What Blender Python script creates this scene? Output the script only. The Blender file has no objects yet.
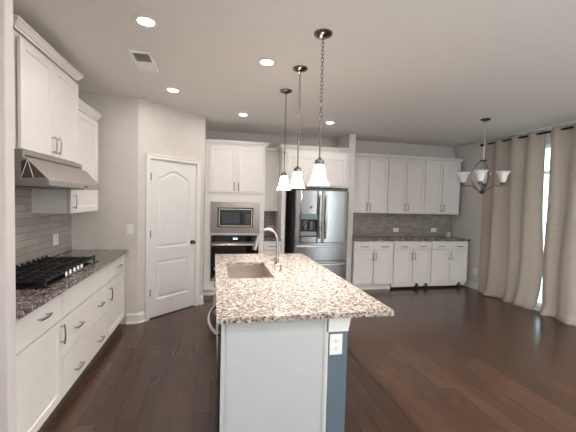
import bpy, bmesh, math, random
from mathutils import Vector, Matrix
random.seed(7)
scene = bpy.context.scene
COL = scene.collection
PI = math.pi

# ------------------------------------------------------------------ camera, world, light, exposure
CAM = dict(f=343.0, yaw=.2142, pitch=.045, roll=.0264, h=1.563)
cam_data = bpy.data.cameras.new('camera'); cam = bpy.data.objects.new('camera', cam_data); COL.objects.link(cam)
cam_data.sensor_fit = 'HORIZONTAL'; cam_data.sensor_width = 36.0
cam_data.lens = CAM['f'] / 576 * 36.0
cam_data.clip_start = .05; cam_data.clip_end = 200
_f = Vector((math.sin(CAM['yaw']) * math.cos(CAM['pitch']), math.cos(CAM['yaw']) * math.cos(CAM['pitch']), -math.sin(CAM['pitch'])))
_r = Vector((math.cos(CAM['yaw']), -math.sin(CAM['yaw']), 0)); _u = _r.cross(_f)
_c, _s = math.cos(CAM['roll']), math.sin(CAM['roll'])
rr = _r * _c + _u * _s; uu = -_r * _s + _u * _c
cam.matrix_world = Matrix(((rr.x, uu.x, -_f.x, 0), (rr.y, uu.y, -_f.y, 0), (rr.z, uu.z, -_f.z, CAM['h']), (0, 0, 0, 1)))
scene.camera = cam

scene.view_settings.view_transform = 'Standard'
scene.view_settings.look = 'None'
scene.view_settings.gamma = 1.0
scene.view_settings.use_curve_mapping = False
scene.view_settings.exposure = 1.4

WORLD_STRENGTH = 2.7
world = bpy.data.worlds.new('sky'); scene.world = world; world.use_nodes = True
_bg = world.node_tree.nodes['Background']
_bg.inputs[0].default_value = (.93, .97, 1.0, 1); _bg.inputs[1].default_value = WORLD_STRENGTH

CAN_POWER = 1.8          # each recessed ceiling light
FILL_CAN_POWER = 12.0    # each unseen recessed light added on the dining side to brighten it
PENDANT_POWER = 17.0       # each pendant bulb
WARM = (1.0, .93, .86)
CEIL = 2.75

# ------------------------------------------------------------------ materials
def _nt(name):
    m = bpy.data.materials.new(name); m.use_nodes = True
    nt = m.node_tree; return m, nt, nt.nodes['Principled BSDF']
def N(nt, t, **kw):
    n = nt.nodes.new(t)
    for k, v in kw.items():
        if k.startswith('i_'): n.inputs[k[2:].replace('_', ' ')].default_value = v
        else: setattr(n, k, v)
    return n
def ramp(nt, stops, interp='LINEAR'):
    n = nt.nodes.new('ShaderNodeValToRGB'); cr = n.color_ramp; cr.interpolation = interp
    while len(cr.elements) < len(stops): cr.elements.new(.5)
    for e, (p, c) in zip(cr.elements, stops):
        e.position = p; e.color = (*c, 1) if len(c) == 3 else c
    return n
def mat(name, color, rough=.5, metal=0.0, var=.03, scale=8, bump=0.0, bscale=60, stretch=None, spec=.5, emit=None, estr=0, coat=0):
    m, nt, b = _nt(name)
    tc = N(nt, 'ShaderNodeTexCoord'); mp = N(nt, 'ShaderNodeMapping')
    nt.links.new(tc.outputs['Object'], mp.inputs[0])
    if stretch: mp.inputs['Scale'].default_value = stretch
    nz = N(nt, 'ShaderNodeTexNoise', i_Scale=scale, i_Detail=4.0); nt.links.new(mp.outputs[0], nz.inputs['Vector'])
    lo = tuple(max(0, c * (1 - var)) for c in color); hi = tuple(min(1, c * (1 + var)) for c in color)
    rp = ramp(nt, [(.3, lo), (.7, hi)]); nt.links.new(nz.outputs[0], rp.inputs[0]); nt.links.new(rp.outputs[0], b.inputs['Base Color'])
    b.inputs['Roughness'].default_value = rough; b.inputs['Metallic'].default_value = metal
    b.inputs['Specular IOR Level'].default_value = spec
    if coat: b.inputs['Coat Weight'].default_value = coat; b.inputs['Coat Roughness'].default_value = .05
    if bump:
        n2 = N(nt, 'ShaderNodeTexNoise', i_Scale=bscale, i_Detail=3.0); nt.links.new(mp.outputs[0], n2.inputs['Vector'])
        bp = N(nt, 'ShaderNodeBump', i_Strength=bump, i_Distance=.01); nt.links.new(n2.outputs[0], bp.inputs['Height']); nt.links.new(bp.outputs[0], b.inputs['Normal'])
    if emit: b.inputs['Emission Color'].default_value = (*emit, 1); b.inputs['Emission Strength'].default_value = estr
    return m

def granite(name, base, light, mid, dark, dark_amt=.0):
    m, nt, b = _nt(name)
    tc = N(nt, 'ShaderNodeTexCoord'); L = nt.links.new
    n1 = N(nt, 'ShaderNodeTexNoise', i_Scale=26.0, i_Detail=5.0, i_Roughness=.6)
    n2 = N(nt, 'ShaderNodeTexNoise', i_Scale=66.0, i_Detail=3.0, i_Roughness=.55)
    n3 = N(nt, 'ShaderNodeTexNoise', i_Scale=110.0, i_Detail=2.0)
    v = N(nt, 'ShaderNodeTexVoronoi', i_Scale=70.0)
    mp = N(nt, 'ShaderNodeMapping'); mp.inputs['Location'].default_value = (3, 7, 1)
    L(tc.outputs['Object'], mp.inputs[0])
    L(tc.outputs['Object'], n1.inputs['Vector']); L(mp.outputs[0], n2.inputs['Vector']); L(mp.outputs[0], n3.inputs['Vector']); L(tc.outputs['Object'], v.inputs['Vector'])
    r1 = ramp(nt, [(.40, mid), (.50, base), (.62, light)]); L(n1.outputs[0], r1.inputs[0])
    r2 = ramp(nt, [(.36 + dark_amt, (1, 1, 1)), (.45 + dark_amt, (0, 0, 0))]); L(n2.outputs[0], r2.inputs[0])
    mx = N(nt, 'ShaderNodeMix', data_type='RGBA'); L(r2.outputs[0], mx.inputs['Factor']); L(r1.outputs[0], mx.inputs[6]); mx.inputs[7].default_value = (*dark, 1)
    r3 = ramp(nt, [(.60, (0, 0, 0)), (.68, (.75, .75, .75))]); L(n3.outputs[0], r3.inputs[0])
    mx2 = N(nt, 'ShaderNodeMix', data_type='RGBA'); L(r3.outputs[0], mx2.inputs['Factor']); L(mx.outputs[2], mx2.inputs[6]); mx2.inputs[7].default_value = (*light, 1)
    sx = N(nt, 'ShaderNodeSeparateColor'); L(v.outputs['Color'], sx.inputs[0])
    r4 = ramp(nt, [(.86, (0, 0, 0)), (.90, (.8, .8, .8))]); L(sx.outputs[0], r4.inputs[0])
    mx3 = N(nt, 'ShaderNodeMix', data_type='RGBA'); L(r4.outputs[0], mx3.inputs['Factor']); L(mx2.outputs[2], mx3.inputs[6]); mx3.inputs[7].default_value = (*mid, 1)
    L(mx3.outputs[2], b.inputs['Base Color'])
    b.inputs['Roughness'].default_value = .18; b.inputs['Specular IOR Level'].default_value = .45
    return m

def wood_floor():
    m, nt, b = _nt('dark_hardwood'); L = nt.links.new
    tc = N(nt, 'ShaderNodeTexCoord'); mp = N(nt, 'ShaderNodeMapping'); mp.inputs['Rotation'].default_value = (0, 0, PI / 2)
    L(tc.outputs['Object'], mp.inputs[0])
    br = N(nt, 'ShaderNodeTexBrick', offset=.37, i_Scale=1.0, i_Mortar_Size=.0016, i_Brick_Width=1.25, i_Row_Height=.127, i_Bias=0.0)
    br.inputs['Color1'].default_value = (.056, .029, .019, 1); br.inputs['Color2'].default_value = (.086, .047, .031, 1); br.inputs['Mortar'].default_value = (.026, .018, .014, 1)
    L(mp.outputs[0], br.inputs['Vector'])
    mp2 = N(nt, 'ShaderNodeMapping'); mp2.inputs['Scale'].default_value = (16, .9, 16); L(tc.outputs['Object'], mp2.inputs[0])
    nz = N(nt, 'ShaderNodeTexNoise', i_Scale=2.2, i_Detail=7.0, i_Roughness=.62, i_Distortion=.6); L(mp2.outputs[0], nz.inputs['Vector'])
    rp = ramp(nt, [(.25, (.80, .78, .77)), (.75, (1.25, 1.24, 1.23))]); L(nz.outputs[0], rp.inputs[0])
    mx = N(nt, 'ShaderNodeMix', data_type='RGBA', blend_type='MULTIPLY'); mx.inputs['Factor'].default_value = 1
    L(br.outputs['Color'], mx.inputs[6]); L(rp.outputs[0], mx.inputs[7]); L(mx.outputs[2], b.inputs['Base Color'])
    rr_ = ramp(nt, [(.3, (.20, .20, .20)), (.75, (.27, .27, .27))]); L(nz.outputs[0], rr_.inputs[0]); L(rr_.outputs[0], b.inputs['Roughness'])
    bp = N(nt, 'ShaderNodeBump', i_Strength=.06, i_Distance=.004); L(nz.outputs[0], bp.inputs['Height']); L(bp.outputs[0], b.inputs['Normal'])
    b.inputs['Specular IOR Level'].default_value = .5
    return m

def tile(name, c1, c2, mortar, w, h, rough=.15, rot=(0, 0, 0), offset=.5, msize=.003, bias=0.0, bump=.25):
    m, nt, b = _nt(name); L = nt.links.new
    tc = N(nt, 'ShaderNodeTexCoord'); mp = N(nt, 'ShaderNodeMapping'); mp.inputs['Rotation'].default_value = rot
    L(tc.outputs['Object'], mp.inputs[0])
    br = N(nt, 'ShaderNodeTexBrick', offset=offset, i_Scale=1.0, i_Mortar_Size=msize, i_Brick_Width=w, i_Row_Height=h, i_Bias=bias)
    br.inputs['Color1'].default_value = (*c1, 1); br.inputs['Color2'].default_value = (*c2, 1); br.inputs['Mortar'].default_value = (*mortar, 1)
    L(mp.outputs[0], br.inputs['Vector']); L(br.outputs['Color'], b.inputs['Base Color'])
    b.inputs['Roughness'].default_value = rough
    bp = N(nt, 'ShaderNodeBump', i_Strength=bump, i_Distance=.002, invert=True); L(br.outputs['Fac'], bp.inputs['Height']); L(bp.outputs[0], b.inputs['Normal'])
    return m

def curtain_mat():
    m, nt, b = _nt('linen_curtain'); L = nt.links.new
    tc = N(nt, 'ShaderNodeTexCoord'); mp = N(nt, 'ShaderNodeMapping'); mp.inputs['Scale'].default_value = (1, 3, 90); L(tc.outputs['Object'], mp.inputs[0])
    nz = N(nt, 'ShaderNodeTexNoise', i_Scale=3.0, i_Detail=3.0); L(mp.outputs[0], nz.inputs['Vector'])
    rp = ramp(nt, [(.3, (.50, .43, .375)), (.7, (.60, .525, .465))]); L(nz.outputs[0], rp.inputs[0]); L(rp.outputs[0], b.inputs['Base Color'])
    b.inputs['Roughness'].default_value = .9; b.inputs['Specular IOR Level'].default_value = .1
    tr = N(nt, 'ShaderNodeBsdfTranslucent'); L(rp.outputs[0], tr.inputs[0])
    mix = N(nt, 'ShaderNodeMixShader'); mix.inputs[0].default_value = .2
    out = nt.nodes['Material Output']; L(b.outputs[0], mix.inputs[1]); L(tr.outputs[0], mix.inputs[2]); L(mix.outputs[0], out.inputs[0])
    return m

def lit_shade_mat():
    m, nt, b = _nt('lit_frosted_glass'); L = nt.links.new
    tc = N(nt, 'ShaderNodeTexCoord'); nz = N(nt, 'ShaderNodeTexNoise', i_Scale=30.0); L(tc.outputs['Object'], nz.inputs['Vector'])
    rp = ramp(nt, [(.3, (.93, .90, .84)), (.7, (.97, .95, .90))]); L(nz.outputs[0], rp.inputs[0]); L(rp.outputs[0], b.inputs['Base Color']); b.inputs['Roughness'].default_value = .35
    tr = N(nt, 'ShaderNodeBsdfTranslucent'); L(rp.outputs[0], tr.inputs[0])
    mix = N(nt, 'ShaderNodeMixShader'); mix.inputs[0].default_value = .8
    L(b.outputs[0], mix.inputs[1]); L(tr.outputs[0], mix.inputs[2]); L(mix.outputs[0], nt.nodes['Material Output'].inputs[0])
    return m

def pane_mat(name='window_glass', tint=(.78, .94, .98)):
    m, nt, b = _nt(name); L = nt.links.new
    nt.nodes.remove(b)
    t = N(nt, 'ShaderNodeBsdfTransparent'); t.inputs[0].default_value = (*tint, 1)
    g = N(nt, 'ShaderNodeBsdfGlossy', i_Roughness=.02); fr = N(nt, 'ShaderNodeFresnel', i_IOR=1.45)
    mix = N(nt, 'ShaderNodeMixShader'); L(fr.outputs[0], mix.inputs[0]); L(t.outputs[0], mix.inputs[1]); L(g.outputs[0], mix.inputs[2]); L(mix.outputs[0], nt.nodes['Material Output'].inputs[0])
    return m

M = dict(
    wall=mat('greige_wall_paint', (.69, .66, .63), .75, bump=.02, bscale=150),
    ceil=mat('ceiling_paint', (.84, .825, .805), .85, var=.008, bump=.02, bscale=120),
    trim=mat('white_trim_paint', (.84, .83, .81), .35, var=.015),
    cab=mat('white_cabinet_paint', (.83, .81, .79), .38, var=.015),
    door=mat('white_door_paint', (.84, .835, .83), .4, var=.015),
    blue=mat('slate_blue_paint', (.12, .165, .205), .6, var=.05),
    floor=wood_floor(),
    gran_i=granite('cream_granite', (.47, .405, .36), (.60, .545, .495), (.27, .21, .18), (.035, .030, .028), .04),
    gran_d=granite('brown_granite', (.24, .19, .165), (.62, .57, .53), (.10, .072, .06), (.014, .012, .012), .06),
    steel=mat('brushed_stainless', (.34, .325, .315), .28, 1, var=.05, scale=3, stretch=(1.5, 1.5, 140), bump=.03, bscale=3),
    steel_f=mat('fridge_stainless', (.28, .295, .305), .22, 1, var=.06, scale=3, stretch=(90, 90, 1.0), bump=.04, bscale=3),
    steel_hood=mat('hood_stainless', (.46, .44, .425), .36, 1, var=.05, scale=3, stretch=(90, 2, 90)),
    nickel=mat('satin_nickel', (.50, .47, .44), .3, 1, var=.04),
    pull=mat('pewter_pull', (.46, .44, .41), .26, 1, var=.05),
    chrome=mat('brushed_chrome', (.66, .64, .61), .22, 1, var=.03),
    pend_metal=mat('polished_dark_nickel', (.20, .185, .17), .18, 1, var=.08),
    brushed_bronze=mat('brushed_bronze', (.26, .235, .21), .3, 1, var=.08),
    bright_steel=mat('bright_steel', (.86, .86, .86), .34, 1, var=.02),
    bronze=mat('dark_nickel', (.115, .10, .09), .35, 1, var=.1),
    black=mat('black_enamel', (.012, .012, .013), .25, var=.2),
    glassblack=mat('black_glass', (.006, .006, .008), .05, var=.1, coat=.5),
    iron=mat('cast_iron', (.018, .018, .018), .55, var=.3, bump=.1, bscale=200),
    darkgrey=mat('charcoal_plastic', (.035, .035, .037), .5, var=.1),
    fridge_side=mat('fridge_side_grey', (.055, .048, .045), .5, .0, var=.05),
    dish=mat('dishwasher_black', (.022, .018, .017), .35, .6, var=.1),
    tile_l=tile('grey_subway_tile', (.36, .335, .31), (.46, .43, .40), (.25, .23, .21), .46, .064, .12, rot=(0, PI / 2, PI / 2)),
    tile_b=tile('grey_subway_tile_back', (.33, .30, .275), (.44, .405, .37), (.24, .215, .195), .46, .064, .12, rot=(PI / 2, 0, 0)),
    tile_r=tile('glass_mosaic_tile', (.27, .25, .23), (.40, .37, .335), (.30, .285, .27), .10, .032, .08, rot=(PI / 2, 0, 0), msize=.002, bump=.6),
    plate=mat('white_plastic', (.90, .89, .87), .4, var=.01),
    slot=mat('socket_slots', (.10, .10, .10), .6),
    shade_on=lit_shade_mat(),
    shade_off=mat('frosted_glass', (.80, .82, .82), .35, var=.02),
    lens=mat('led_lens', (.9, .9, .9), .5, emit=(1.0, .93, .84), estr=9),
    clock=mat('oven_clock_display', (.02, .03, .04), .3, emit=(.35, .75, 1.0), estr=2.2),
    panelteal=mat('dispenser_panel', (.10, .135, .13), .25, .3, var=.05),
    rod=mat('dark_bronze_rod', (.018, .013, .011), .4, .7),
    curtain=curtain_mat(), pane=pane_mat(), pane_clear=pane_mat('added_window_glass', (.97, .99, .99)),
    vent_white=mat('vent_enamel', (.95, .95, .94), .4, var=.005),
    vinyl=mat('white_vinyl', (.78, .80, .80), .4, var=.01),
    sinksteel=mat('sink_steel', (.62, .57, .53), .36, 1, var=.05, stretch=(60, 60, 2)),
)

# ------------------------------------------------------------------ mesh builder
class MB:
    def __init__(s): s.bm = bmesh.new()
    def box(s, x0, x1, y0, y1, z0, z1, bev=0.0):
        r = bmesh.ops.create_cube(s.bm, size=1.0); vs = r['verts']
        for v in vs: v.co = Vector(((x0 + x1) / 2 + v.co.x * (x1 - x0), (y0 + y1) / 2 + v.co.y * (y1 - y0), (z0 + z1) / 2 + v.co.z * (z1 - z0)))
        if bev:
            es = list({e for v in vs for e in v.link_edges})
            bmesh.ops.bevel(s.bm, geom=es, offset=bev, segments=2, profile=.5, affect='EDGES')
        return s
    def prism(s, poly, a0, a1, axis):
        """extrude a closed 2D polygon along axis (0,1,2); poly gives the two other coordinates in order"""
        def P(p, a):
            q = list(p); q.insert(axis, a); return Vector(q)
        v0 = [s.bm.verts.new(P(p, a0)) for p in poly]; v1 = [s.bm.verts.new(P(p, a1)) for p in poly]; n = len(poly)
        s.bm.faces.new(v0); s.bm.faces.new(v1[::-1])
        for i in range(n): s.bm.faces.new((v0[i], v1[i], v1[(i + 1) % n], v0[(i + 1) % n]))
        return s
    def tube(s, pts, r, seg=10, closed=False, caps=True, radii=None):
        pts = [Vector(p) for p in pts]; n = len(pts); rings = []
        t0 = (pts[1] - pts[0]).normalized(); up = Vector((0, 0, 1)) if abs(t0.z) < .9 else Vector((1, 0, 0))
        nx = t0.cross(up).normalized()
        for i, p in enumerate(pts):
            if closed: t = (pts[(i + 1) % n] - pts[i - 1]).normalized()
            else: t = (pts[min(n - 1, i + 1)] - pts[max(0, i - 1)]).normalized()
            nx = (nx - t * nx.dot(t)).normalized(); ny = t.cross(nx); q = radii[i] if radii else r
            rings.append([s.bm.verts.new(p + (nx * math.cos(2 * PI * k / seg) + ny * math.sin(2 * PI * k / seg)) * q) for k in range(seg)])
        for i in range(n if closed else n - 1):
            a, b = rings[i], rings[(i + 1) % n]
            for k in range(seg): s.bm.faces.new((a[k], a[(k + 1) % seg], b[(k + 1) % seg], b[k]))
        if caps and not closed: s.bm.faces.new(rings[0][::-1]); s.bm.faces.new(rings[-1])
        return s
    def lathe(s, prof, c, seg=24, axis='z', close=False):
        """prof: (radius, height) pairs; c: centre"""
        c = Vector(c); rings = []
        for (r, h) in prof:
            ring = []
            for k in range(seg):
                a = 2 * PI * k / seg; x, y = r * math.cos(a), r * math.sin(a)
                d = {'z': (x, y, h), 'y': (x, h, y), 'x': (h, x, y)}[axis]
                ring.append(s.bm.verts.new(c + Vector(d)))
            rings.append(ring)
        m = len(rings)
        for i in range(m if close else m - 1):
            a, b = rings[i], rings[(i + 1) % m]
            for k in range(seg): s.bm.faces.new((a[k], a[(k + 1) % seg], b[(k + 1) % seg], b[k]))
        if not close:
            if prof[0][0] > 1e-5: s.bm.faces.new(rings[0][::-1])
            if prof[-1][0] > 1e-5: s.bm.faces.new(rings[-1])
        return s
    def shaker(s, x0, x1, z0, z1, y=-.02, t=.02, rail=.058, rec=.008, face=True):
        """a framed cabinet front whose face looks towards -y"""
        s.box(x0, x0 + rail, y, y + t, z0, z1, .0015); s.box(x1 - rail, x1, y, y + t, z0, z1, .0015)
        s.box(x0 + rail, x1 - rail, y, y + t, z0, z0 + rail); s.box(x0 + rail, x1 - rail, y, y + t, z1 - rail, z1)
        s.box(x0 + rail - .001, x1 - rail + .001, y + rec, y + t, z0 + rail - .001, z1 - rail + .001)
        a, b = .004, rec  # bead around the recessed field
        for (p, q) in ((x0 + rail, 1), (x1 - rail, -1)):
            s.prism([(p, y + .001), (p + q * a, y + b), (p, y + b)], z0 + rail, z1 - rail, 2)
        for (p, q) in ((z0 + rail, 1), (z1 - rail, -1)):
            s.prism([(y + .001, p), (y + b, p + q * a), (y + b, p)], x0 + rail, x1 - rail, 0)
        return s
    def build(s, name, m, parent=None, smooth=False, loc=None, rz=0.0):
        bmesh.ops.recalc_face_normals(s.bm, faces=s.bm.faces)
        me = bpy.data.meshes.new(name); s.bm.to_mesh(me); s.bm.free()
        if isinstance(m, str): m = M[m]
        me.materials.append(m)
        if smooth:
            for p in me.polygons: p.use_smooth = True
            try: me.set_sharp_from_angle(angle=math.radians(38))
            except Exception: pass
        o = bpy.data.objects.new(name, me); COL.objects.link(o)
        if parent: o.parent = parent
        if loc: o.location = loc
        if rz: o.rotation_euler = (0, 0, rz)
        return o
def tag(o, label, cat, group=None):
    o['label'] = label; o['category'] = cat
    if group: o['group'] = group
    return o
def thing(name, label, cat, loc=(0, 0, 0), rz=0.0, group=None):
    o = bpy.data.objects.new(name, None); COL.objects.link(o); o.location = loc; o.rotation_euler = (0, 0, rz); o.empty_display_size = .1
    return tag(o, label, cat, group)
def struct(o, label=None, cat=None):
    o['kind'] = 'structure'
    if label: o['label'] = label
    if cat: o['category'] = cat
    return o
def copy_tree(o, parent=None):
    c = o.copy(); COL.objects.link(c)
    if parent: c.parent = parent
    for ch in list(o.children): copy_tree(ch, c)
    return c
def light(name, kind, loc, power, color, parent=None, **kw):
    d = bpy.data.lights.new(name, kind); d.energy = power; d.color = color
    for k, v in kw.items(): setattr(d, k, v)
    o = bpy.data.objects.new(name, d); COL.objects.link(o); o.location = loc
    if parent: o.parent = parent
    return o
def pull(parent, x, z, vert, length=.14, y=-.02, m='pull'):
    """arched bar pull on a front whose face is at y"""
    mb = MB(); h = length / 2; pts = []
    for i in range(13):
        t = -1 + i / 6; out = y - .026 - .008 * (1 - t * t)
        pts.append((x, out, z + t * h) if vert else (x + t * h, out, z))
    mb.tube(pts, .0065, 8)
    for q in (-.78, .78):
        p = (x, z + q * h) if vert else (x + q * h, z)
        mb.tube([(p[0], y - .0005, p[1]), (p[0], y - .03, p[1])], .006, 8)
    return mb.build('handle', m, parent, True)

# ------------------------------------------------------------------ setting
XL, XR, YB = -1.63, 4.83, 6.21
YN = -2.2                       # unseen room end behind the camera, partly open so sky light enters
C1, C2 = Vector((-.90, 4.46, 0)), Vector((-.141, 5.182, 0))     # angled pantry wall
PD = (C2 - C1).normalized(); PANG = math.atan2(PD.y, PD.x); PLEN = (C2 - C1).length
struct(MB().box(XL - .15, XR + .15, YN, YB + .15, -.1, 0).build('floor', 'floor'))
struct(MB().box(XL - .15, XR + .15, YN, YB + .15, CEIL, CEIL + .1).build('ceiling', 'ceil'))
struct(MB().box(XL - .15, 3.8, YN - .15, YN, 0, CEIL).build('wall_sky_block', 'wall'))  # unseen wall added to cut frontal sky light, gap kept for daylight
V0, V1 = -2.0, 1.3         # wide unseen window added in the left wall to bring in daylight
mb = MB().box(XL - .15, XL, YN, V0, 0, CEIL).box(XL - .15, XL, V1, YB + .15, 0, CEIL).box(XL - .15, XL, V0, V1, 2.55, CEIL).box(XL - .15, XL, V0, V1, 0, .15)
struct(mb.build('wall_left', 'wall'))
struct(MB().box(XL, XR, YB, YB + .15, 0, CEIL).build('wall_back', 'wall'))
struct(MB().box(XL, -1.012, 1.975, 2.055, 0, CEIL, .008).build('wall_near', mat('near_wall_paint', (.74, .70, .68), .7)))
struct(MB().box(XL, C1.x, 4.46, 4.56, 0, CEIL).build('wall_return', 'wall'))
_a, _b = C1, C2; _n = Vector((-PD.y, PD.x, 0)) * .1
S0, S1, DH = .170, .902, 2.035     # door opening along the angled wall
mb = MB()
for (sa, sb, z0, z1) in ((0, S0 - .015, 0, CEIL), (S1 + .015, PLEN, 0, CEIL), (S0 - .015, S1 + .015, DH + .015, CEIL)):
    mb.box(sa, sb, 0, .1, z0, z1)
struct(mb.build('wall_pantry', 'wall', loc=C1, rz=PANG))
struct(MB().box(C2.x - .1, C2.x, C2.y + .0, YB, 0, CEIL).build('wall_pantry_side', 'wall'))
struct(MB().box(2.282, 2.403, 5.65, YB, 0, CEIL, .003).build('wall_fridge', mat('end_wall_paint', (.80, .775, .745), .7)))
# right wall with a tall patio opening
WY0, WY1, WZ = 3.15, 4.95, 2.50
mb = MB()
mb.box(XR, XR + .15, YN, WY0, 0, CEIL); mb.box(XR, XR + .15, WY1, YB + .15, 0, CEIL); mb.box(XR, XR + .15, WY0, WY1, WZ, CEIL)
struct(mb.build('wall_right', 'wall'))
# patio door with transom
w = MB()
w.box(XR + .03, XR + .11, WY0, WY0 + .06, 0, WZ); w.box(XR + .03, XR + .11, WY1 - .06, WY1, 0, WZ); w.box(XR + .03, XR + .11, WY0, WY1, WZ - .05, WZ)
w.box(XR + .03, XR + .11, WY0, WY1, 0, .05); w.box(XR + .03, XR + .11, WY0, WY1, 2.06, 2.11)
w.box(XR + .04, XR + .10, 3.78, 3.86, 0, 2.06)
wo = struct(w.build('window_1', 'vinyl'))
MB().box(XR + .066, XR + .074, WY0 + .06, WY1 - .06, .05, WZ - .05).build('glass_pane', 'pane', wo)

w = MB()
for y in (V0, (V0 * 2 + V1) / 3 - .03, (V0 + V1 * 2) / 3 - .03, V1 - .06): w.box(XL - .11, XL - .03, y, y + .06, .15, 2.55)
w.box(XL - .11, XL - .03, V0, V1, .15, .21); w.box(XL - .11, XL - .03, V0, V1, 2.49, 2.55)
wo = struct(w.build('window_added', 'vinyl'))  # out of view, added so daylight reaches the right side
MB().box(XL - .074, XL - .066, V0 + .06, V1 - .06, .21, 2.49).build('glass_pane', 'pane_clear', wo)

# baseboards
BB = [(0, 0), (-.028, 0), (-.028, .018), (-.016, .022), (-.016, .10), (-.010, .118), (-.004, .13), (0, .13)]
def baseboard(name, p, q):
    p, q = Vector(p), Vector(q); d = q - p
    return struct(MB().prism(BB, 0, d.length, 0).build(name, 'trim', loc=(p.x, p.y, 0), rz=math.atan2(d.y, d.x)))
baseboard('baseboard_return', (-1.02, 4.46), (C1.x + .006, 4.46))
_q = C1 + PD * (S0 - .075); baseboard('baseboard_pantry', (C1.x, C1.y), (_q.x, _q.y))
_q0 = C1 + PD * (S1 + .078); baseboard('baseboard_pantry_end', (_q0.x, _q0.y), (C2.x + .004, C2.y))
baseboard('baseboard_right', (XR, 6.2), (XR, YN))
baseboard('baseboard_near', (XL, 1.975), (-1.012, 1.975))

# pantry door: slab, casing, knob, hinges (local frame: x along the wall, y into the pantry)
def loop_offset(poly, d):
    n = len(poly); out = []
    for i in range(n):
        p0, p1, p2 = Vector(poly[i - 1]), Vector(poly[i]), Vector(poly[(i + 1) % n])
        e1 = (p1 - p0).normalized(); e2 = (p2 - p1).normalized()
        n1 = Vector((-e1.y, e1.x)); n2 = Vector((-e2.y, e2.x)); b_ = (n1 + n2)
        b_ = b_ / max(.3, b_.dot(n1)); out.append(tuple(Vector(poly[i]) + b_ * d))
    return out
def panel_loop(mb, poly, y):
    """moulded panel: groove, ridge and raised field, on a face at y looking to -y; poly counter-clockwise in (x, z)"""
    offs = [(0, 0), (.006, .006), (.014, .012), (.024, .012), (.048, .003)]
    rings = []
    for d, h in offs:
        rings.append([mb.bm.verts.new((p[0], y + h, p[1])) for p in loop_offset(poly, d)])
    for a, b in zip(rings[:-1], rings[1:]):
        n = len(a)
        for i in range(n): mb.bm.faces.new((a[i], a[(i + 1) % n], b[(i + 1) % n], b[i]))
    mb.bm.faces.new(rings[-1])
W_D = S1 - S0
SL = bpy.data.objects.new('tmp', None)
mb = MB()
px0, px1 = .115, W_D - .115
arch = [(px1, .90), (px1, 1.815)]
for i in range(1, 16):
    t = i / 16; x = px1 + (px0 - px1) * t
    arch.append((x, 1.815 + .095 * (.5 - .5 * math.cos(2 * PI * t)) ** .85))
arch += [(px0, 1.815), (px0, .90)]
low = [(px1, .235), (px1, .735), (px0, .735), (px0, .235)]
yf = .012
panel_loop(mb, arch[:-1] + [(px0, .90)], yf); panel_loop(mb, low, yf)
# face around the two panels, split into strips
mb.box(.003, px0, yf, yf + .035, .012, DH - .004); mb.box(px1, W_D - .003, yf, yf + .035, .012, DH - .004)
mb.box(px0, px1, yf, yf + .035, .012, .235); mb.box(px0, px1, yf, yf + .035, .735, .90)
top = [(px0, DH - .004), (px1, DH - .004)] + arch[1:-1]
mb.prism([(x, z) for x, z in top], yf, yf + .035, 1)
mb.box(px0 - .01, px1 + .01, yf + .02, yf + .036, .2, 1.95)
dr = struct(mb.build('door_1', 'door', loc=C1 + PD * S0, rz=PANG))
kb = MB().lathe([(.0, -.062), (.017, -.061), (.026, -.050), (.028, -.040), (.022, -.030), (.011, -.024), (.010, -.008), (.028, -.006), (.030, .0)], (W_D - .055, yf - .001, .935), 20, 'y')
kb.build('knob', 'pend_metal', dr, True)
for hz in (1.82, 1.09, .34):
    MB().box(.0, .018, yf - .006, yf + .004, hz - .045, hz + .045).tube([(.002, yf - .008, hz - .05), (.002, yf - .008, hz + .05)], .006, 8).build('hinge', 'bronze', dr)
bpy.data.objects.remove(SL)
cs = MB()
CP = [(0, 0), (.0, -.010), (.008, -.016), (.03, -.013), (.055, -.020), (.062, -.018), (.062, 0)]
for (x, sgn) in ((S0 - .006, -1), (S1 + .006, 1)):
    cs.prism([(x + sgn * a, b) for a, b in CP], 0, DH + .068, 2)
cs.prism([(b, DH + .006 + a) for a, b in CP], S0 - .068, S1 + .068, 0)
cs.box(S0 - .012, S0 - .0005, 0, .1, 0, DH + .01); cs.box(S1 + .0005, S1 + .012, 0, .1, 0, DH + .01); cs.box(S0 - .012, S1 + .012, 0, .1, DH, DH + .012)
struct(cs.build('trim_1', 'trim', loc=C1, rz=PANG))

# backsplashes
struct(MB().box(XL, XL + .008, 2.06, 4.455, .925, 1.90).build('backsplash', 'tile_l'), 'grey subway tile backsplash behind the gas cooktop', 'backsplash')
struct(MB().box(.815, 1.165, YB - .008, YB, .925, 1.40).build('backsplash', 'tile_b'), 'narrow grey tile backsplash between oven tower and refrigerator', 'backsplash')
struct(MB().box(2.405, XR - .002, YB - .008, YB, .925, 1.40).build('backsplash', 'tile_r'), 'glossy grey mosaic backsplash under the long row of wall cabinets', 'backsplash')

# ------------------------------------------------------------------ cabinets
def cabinet(label, loc, rz, w, d, z0, z1, fronts, toe=True, group=None, cat='cabinet', name='base_cabinet', toe_z=(0, .1)):
    """local frame: x along the front, -y out of the front, doors at y -0.02..0"""
    t = thing(name, label, cat, loc, rz, group)
    b = MB().box(.004, w - .004, .012, d, z0, z1)
    b.build('carcass', 'cab', t)
    if toe: MB().box(.001, w - .001, *((.06, .075) if toe_z[0] == 0 else (.022, .034)), toe_z[0], toe_z[1]).build('toe_kick', 'cab', t)
    for fr in fronts:
        k, x0, x1, a, c, pulls = fr
        mb = MB()
        if k == 'slab': mb.box(x0, x1, -.02, 0, a, c, .002)
        else: mb.shaker(x0, x1, a, c)
        fo = mb.build('door' if k == 'door' else 'drawer', 'cab', t)
        for (x, z, v) in pulls: pull(fo, x, z, v)
    return t
G = .006
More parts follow.
